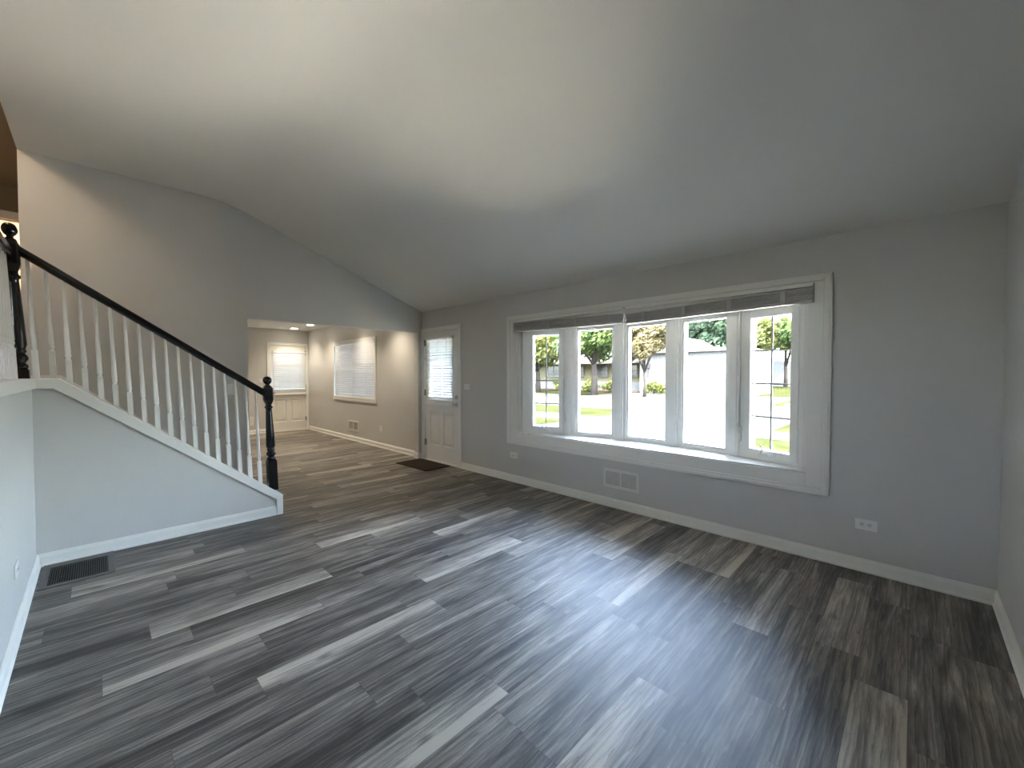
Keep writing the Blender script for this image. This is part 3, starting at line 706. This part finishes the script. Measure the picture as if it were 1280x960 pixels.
outlet('white switch plate beside the far back room door', Matrix.Translation((EX, 2.775, 1.24)) @ EAT, .15, .09, 'switch', False, 'wall switches')
outlet('white outlet low on the far wall behind the last baluster', Matrix.Translation((EX, 2.54, .305)) @ EAT, .08, .21, 'outlet', False, 'wall outlets')
outlet('white switch plate on the gable wall behind the balusters', Matrix.Translation((AX, 1.137, 1.218)) @ EAT, .075, .13, 'switch', False, 'wall switches')

# floor return grille
fv = thing('floor_vent', 'dark floor grille in a taupe frame at the foot of the stair wall', 'vent', (-4.22, -.1, 0))
X0, X1, Y0, Y1 = -4.487, -4.005, -.283, .082; i0, i1, k0, k1 = -4.405, -4.045, -.245, .045
m = MB(); m.box(X0, i0, Y0, Y1, 0, .008); m.box(i1, X1, Y0, Y1, 0, .008); m.box(i0, i1, Y0, k0, 0, .008); m.box(i0, i1, k1, Y1, 0, .008); m.build('frame', 'regframe', fv, .002)
MB().box(i0, i1, k0, k1, .0004, .001).build('duct_opening', 'vdark', fv)
m = MB(); n = 26
for k in range(n):
    y = k0 + (k1 - k0) * (k + .5) / n; m.box(i0, i1, y - .0022, y + .0022, .001, .007)
for k in range(1, 9):
    x = i0 + (i1 - i0) * k / 9; m.box(x - .0015, x + .0015, k0, k1, .001, .006)
m.build('bars', 'regbar', fv)
# door mat
dm = MB(); dmt = Matrix.Translation((-5.40, 3.53, 0)) @ Matrix.Rotation(R(2), 4, 'Z'); dm.box(-.40, .40, -.225, .225, .0, .012, dmt)
tag(dm.build('doormat', 'mat', None, .006), 'dark brown doormat on the planks before the entry door', 'doormat')

# ------------------------------------------------------------------ outside
GZ = -.15
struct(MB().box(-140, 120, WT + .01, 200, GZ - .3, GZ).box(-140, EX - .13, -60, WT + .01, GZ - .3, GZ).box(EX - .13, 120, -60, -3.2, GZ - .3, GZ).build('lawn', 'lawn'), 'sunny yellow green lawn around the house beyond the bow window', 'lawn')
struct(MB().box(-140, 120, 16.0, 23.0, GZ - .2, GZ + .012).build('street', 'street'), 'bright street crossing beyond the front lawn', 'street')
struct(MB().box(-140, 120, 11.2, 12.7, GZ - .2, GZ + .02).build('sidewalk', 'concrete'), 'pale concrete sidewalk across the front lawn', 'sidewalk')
struct(MB().box(-4.4, 9, WT + .6, 9.0, GZ - .2, GZ + .035).build('bounce_slab', 'bouncewhite'), 'added unseen white terrace below the bow window', 'bounce_slab')  # added out of view to bounce sunlight up through the bow window
struct(MB().box(-16, 6, -14, -3.2, GZ - .2, GZ + .035).build('bounce_slab', 'bouncewhite'), 'added unseen white terrace behind the upper hall', 'bounce_slab')  # added bright ground feeding light into the added hall window
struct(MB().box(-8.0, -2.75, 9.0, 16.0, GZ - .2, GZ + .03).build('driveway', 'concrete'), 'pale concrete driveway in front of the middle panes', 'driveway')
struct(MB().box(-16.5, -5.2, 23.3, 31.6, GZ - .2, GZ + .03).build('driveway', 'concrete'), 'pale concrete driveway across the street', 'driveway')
struct(MB().box(-140, -16.5, 23.0, 23.3, GZ - .2, GZ + .11).build('curb', 'curb'), 'grey kerb along the far side of the street', 'kerb')
m = MB()
for k in range(6): m.box(-4.3 + k * .34, -4.3 + k * .34 + .22, 22.4, 22.7, GZ + .01, GZ + .16)
tag(m.build('storm_drain', 'drain'), 'row of dark drain slots at the far street edge in the right casement', 'drain')
struct(MB().prism([(WT, 2.62), (6.3, 2.34), (6.3, 2.5), (WT, 2.78)], -7.1, -4.5, 'x').box(-7.05, -6.93, 6.1, 6.22, GZ, 2.35).build('shade_roof', 'whitewall'), 'shade roof added unseen to keep sky light off the entry door', 'shade roof')  # unseen roof added to block sky light behind the entry door blind
# house across the street
hs = thing('house', 'low cream house with pale roof across the street behind the tree', 'house', (-21, 34, GZ))
HY = 32.0
MB().box(-28, -16.4, HY, HY + 8, GZ, 2.45).build('wall', 'siding', hs)
MB().box(-28, -16.4, HY - .02, HY + .3, GZ, .75).build('foundation', 'whitewall', hs)
MB().prism([(HY - .7, 2.33), (HY + 4, 4.3), (HY + 8.7, 2.33), (HY + 8.7, 2.48), (HY + 4, 4.48), (HY - .7, 2.48)], -28.6, -16.1, 'x').build('roof', 'roof', hs)
for x in (-25.6, -22.75, -20.2, -17.35):
    q = MB(); q.box(x - .75, x + .75, HY - .05, HY, 1.2, 2.2); f = q.build('window', 'darkglass', hs)
    q = MB(); o = (x - .75, x + .75, 1.2, 2.2)
    ring(q, (o[0] - .06, o[1] + .06, o[2] - .06, o[3] + .06), (o[0] + .04, o[1] - .04, o[2] + .04, o[3] - .04), HY - .09, HY - .03); q.box(x - .03, x + .03, HY - .09, HY - .03, 1.2, 2.2); q.box(o[0], o[1], HY - .09, HY - .03, 1.68, 1.73)
    q.build('window_frame', 'drain' if x != -25.6 else 'whitewall', f)
gg = thing('garage', 'white gabled garage across the street beside the cream house', 'garage', (-12.3, 35, GZ))
MB().box(-15.9, -8.3, HY - 1.0, HY + 7, GZ, 3.05).build('wall', 'whitewall', gg)
MB().prism([(-15.9, 3.05), (-8.3, 3.05), (-8.3, 3.3), (-12.0, 3.3), (-13.9, 4.5), (-15.9, 3.5)], HY - 1.3, HY + 7, 'y').build('roof', 'whitewall', gg)
MB().box(-13.4, -9.2, HY - 1.05, HY - 1.0, GZ, 2.1).build('garage_door', 'whitewall', gg)
q = MB(); q.box(-15.25, -15.0, HY - 1.15, HY - 1.0, 1.9, 2.25); q.box(-15.2, -15.12, HY - 1.1, HY - 1.0, 1.2, 1.95); q.build('wall_light', 'drain', gg)
struct(MB().box(-28, -16.0, HY - 1.2, HY - .02, GZ, GZ + .12).build('planting_bed', 'mulch'), 'red brown planting bed along the house across the street', 'bed')
struct(MB().box(-60, -29, 34, 34.6, GZ, 2.0).build('fence', 'whitewall'), 'pale wall beyond the trees left of the cream house', 'fence')
struct(MB().box(-20, 22, 62, 62.4, GZ, 3.1).build('fence', 'whitewall'), 'pale wall behind the tree trunks in the right casement', 'fence')

def crown_mb(rg, blobs, n, size):
    m = MB(); tot = sum(b[3] * b[4] for b in blobs)
    for (x, y, z, rx, rz) in blobs:
        for _ in range(int(n * rx * rz / tot)):
            d = Vector((rg.gauss(0, 1), rg.gauss(0, 1), rg.gauss(0, 1))).normalized(); r = rg.uniform(.45, 1.0) ** .6
            p = Vector((x + d.x * rx * r, y + d.y * rx * r, z + d.z * rz * r)); s = size * rg.uniform(.6, 1.3)
            a = Vector((rg.gauss(0, 1), rg.gauss(0, 1), rg.gauss(0, 1))).normalized(); b = a.orthogonal().normalized(); c_ = a.cross(b)
            m.add([p - b * s, p - c_ * s * .55, p + b * s, p + c_ * s * .55], [(0, 1, 2, 3)])
    return m
LEAF = {'yg': leaf_mat('yellow green leaves', (.028, .038, .008), (.085, .094, .027)), 'gr': leaf_mat('green leaves', (.016, .034, .007), (.058, .084, .022)),
        'ol': leaf_mat('olive brown leaves', (.030, .024, .011), (.088, .074, .032)), 'bg': leaf_mat('blue green leaves', (.010, .022, .011), (.042, .066, .035)), 'bu': leaf_mat('bright shrub leaves', (.022, .032, .004), (.055, .06, .012))}
def tree(name, label, x, y, h0, blobs, leaf, n, size, tr=.22, group='trees beyond the bow window'):
    rg = random.Random(int(abs(x * 31 + y * 17)))
    t = thing(name, label, 'tree', (x, y, GZ), group)
    b = MB(); topz = max(q[2] for q in blobs)
    b.tube([(x, y, GZ - .1), (x + .05, y, GZ + h0 * .5), (x - .05, y + .05, h0), (x, y, topz)], [tr * 1.3, tr, tr * .85, tr * .3], 10)
    for q in blobs[:6]: b.tube([(x, y, h0 * .9), ((x + q[0]) / 2, (y + q[1]) / 2, (h0 + q[2]) / 2 + .1), (q[0], q[1], q[2])], [tr * .5, tr * .35, tr * .12], 7)
    b.build('trunk', 'bark', t)
    crown_mb(rg, [(q[0], q[1], q[2], q[3], q[4]) for q in blobs], n, size).build('foliage', LEAF[leaf], t)
def cluster(rg, cx, cy, cz, rx, rz, k):
    out = [(cx, cy, cz, rx * .7, rz * .7)]
    for _ in range(k):
        a = rg.uniform(0, 2 * math.pi); e = rg.uniform(-.7, .9); out.append((cx + math.cos(a) * rx * .75 * math.cos(e), cy + math.sin(a) * rx * .75 * math.cos(e), cz + math.sin(e) * rz * .7, rx * rg.uniform(.3, .5), rz * rg.uniform(.3, .5)))
    return out
rg = random.Random(3)
tree('tree', 'yellow green tree seen through the left gridded casement', -23.4, 27.0, 1.8, cluster(rg, -23.4, 27, 4.2, 2.9, 2.7, 13), 'yg', 9000, .19)
tree('tree', 'green tree hanging over the cream house roof', -17.0, 26.0, 2.3, cluster(rg, -17.3, 26, 4.4, 2.7, 2.4, 14), 'gr', 10000, .17)
tree('tree', 'olive brown tree before the cream house in the middle pane', -12.9, 25.8, 1.7, cluster(rg, -12.8, 25.8, 4.0, 1.65, 2.0, 12), 'ol', 7500, .14, .10)
tree('tree', 'yellow green tree above the white garage gable', -22.5, 50, 3.0, cluster(rg, -22.5, 50, 6.4, 2.8, 3.0, 8), 'yg', 4200, .26)
tree('tree', 'blue green tree behind the white garage', -14.8, 43, 2.5, cluster(rg, -14.8, 43, 5.4, 3.9, 3.6, 14), 'bg', 12500, .23)
for i, (x, y, l) in enumerate([(-13.1, 53.5, 'yg'), (-11.3, 59.5, 'yg'), (-8.6, 54, 'gr')]):
    tree('tree', ['leftmost yellow green tree in the right gridded casement', 'middle yellow green tree in the right gridded casement', 'rightmost green tree at the edge of the right gridded casement'][i], x, y, 2.6, cluster(rg, x, y, 5.7 + .4 * (i % 2), 2.1, 2.6, 12), l, 7500, .25, .2)
tree('tree', 'green tree behind the yellow green tree in the left casement', -32, 41, 3.0, cluster(rg, -32, 41, 5.6, 4.0, 3.6, 10), 'gr', 7000, .26)
for i, (x, w_, lab) in enumerate([(-20.1, .8, 'bright green shrub before the cream house window'), (-18.2, .6, 'low green shrub right of the bright one at the cream house'), (-14.4, .9, 'round yellow green shrub at the garage corner'), (-23.4, .8, 'small green shrub at the left of the cream house')]):
    t = thing('shrub', lab, 'shrub', (x, HY - 1.7, GZ), 'shrubs across the street'); r3 = random.Random(i + 50)
    MB().tube([(x, HY - 1.7, GZ), (x, HY - 1.7, GZ + .5)], [.05, .03], 7).build('stem', 'bark', t)
    crown_mb(r3, cluster(r3, x, HY - 1.7, GZ + .55, w_, .6, 5), 500, .13).build('foliage', LEAF['bu'], t)
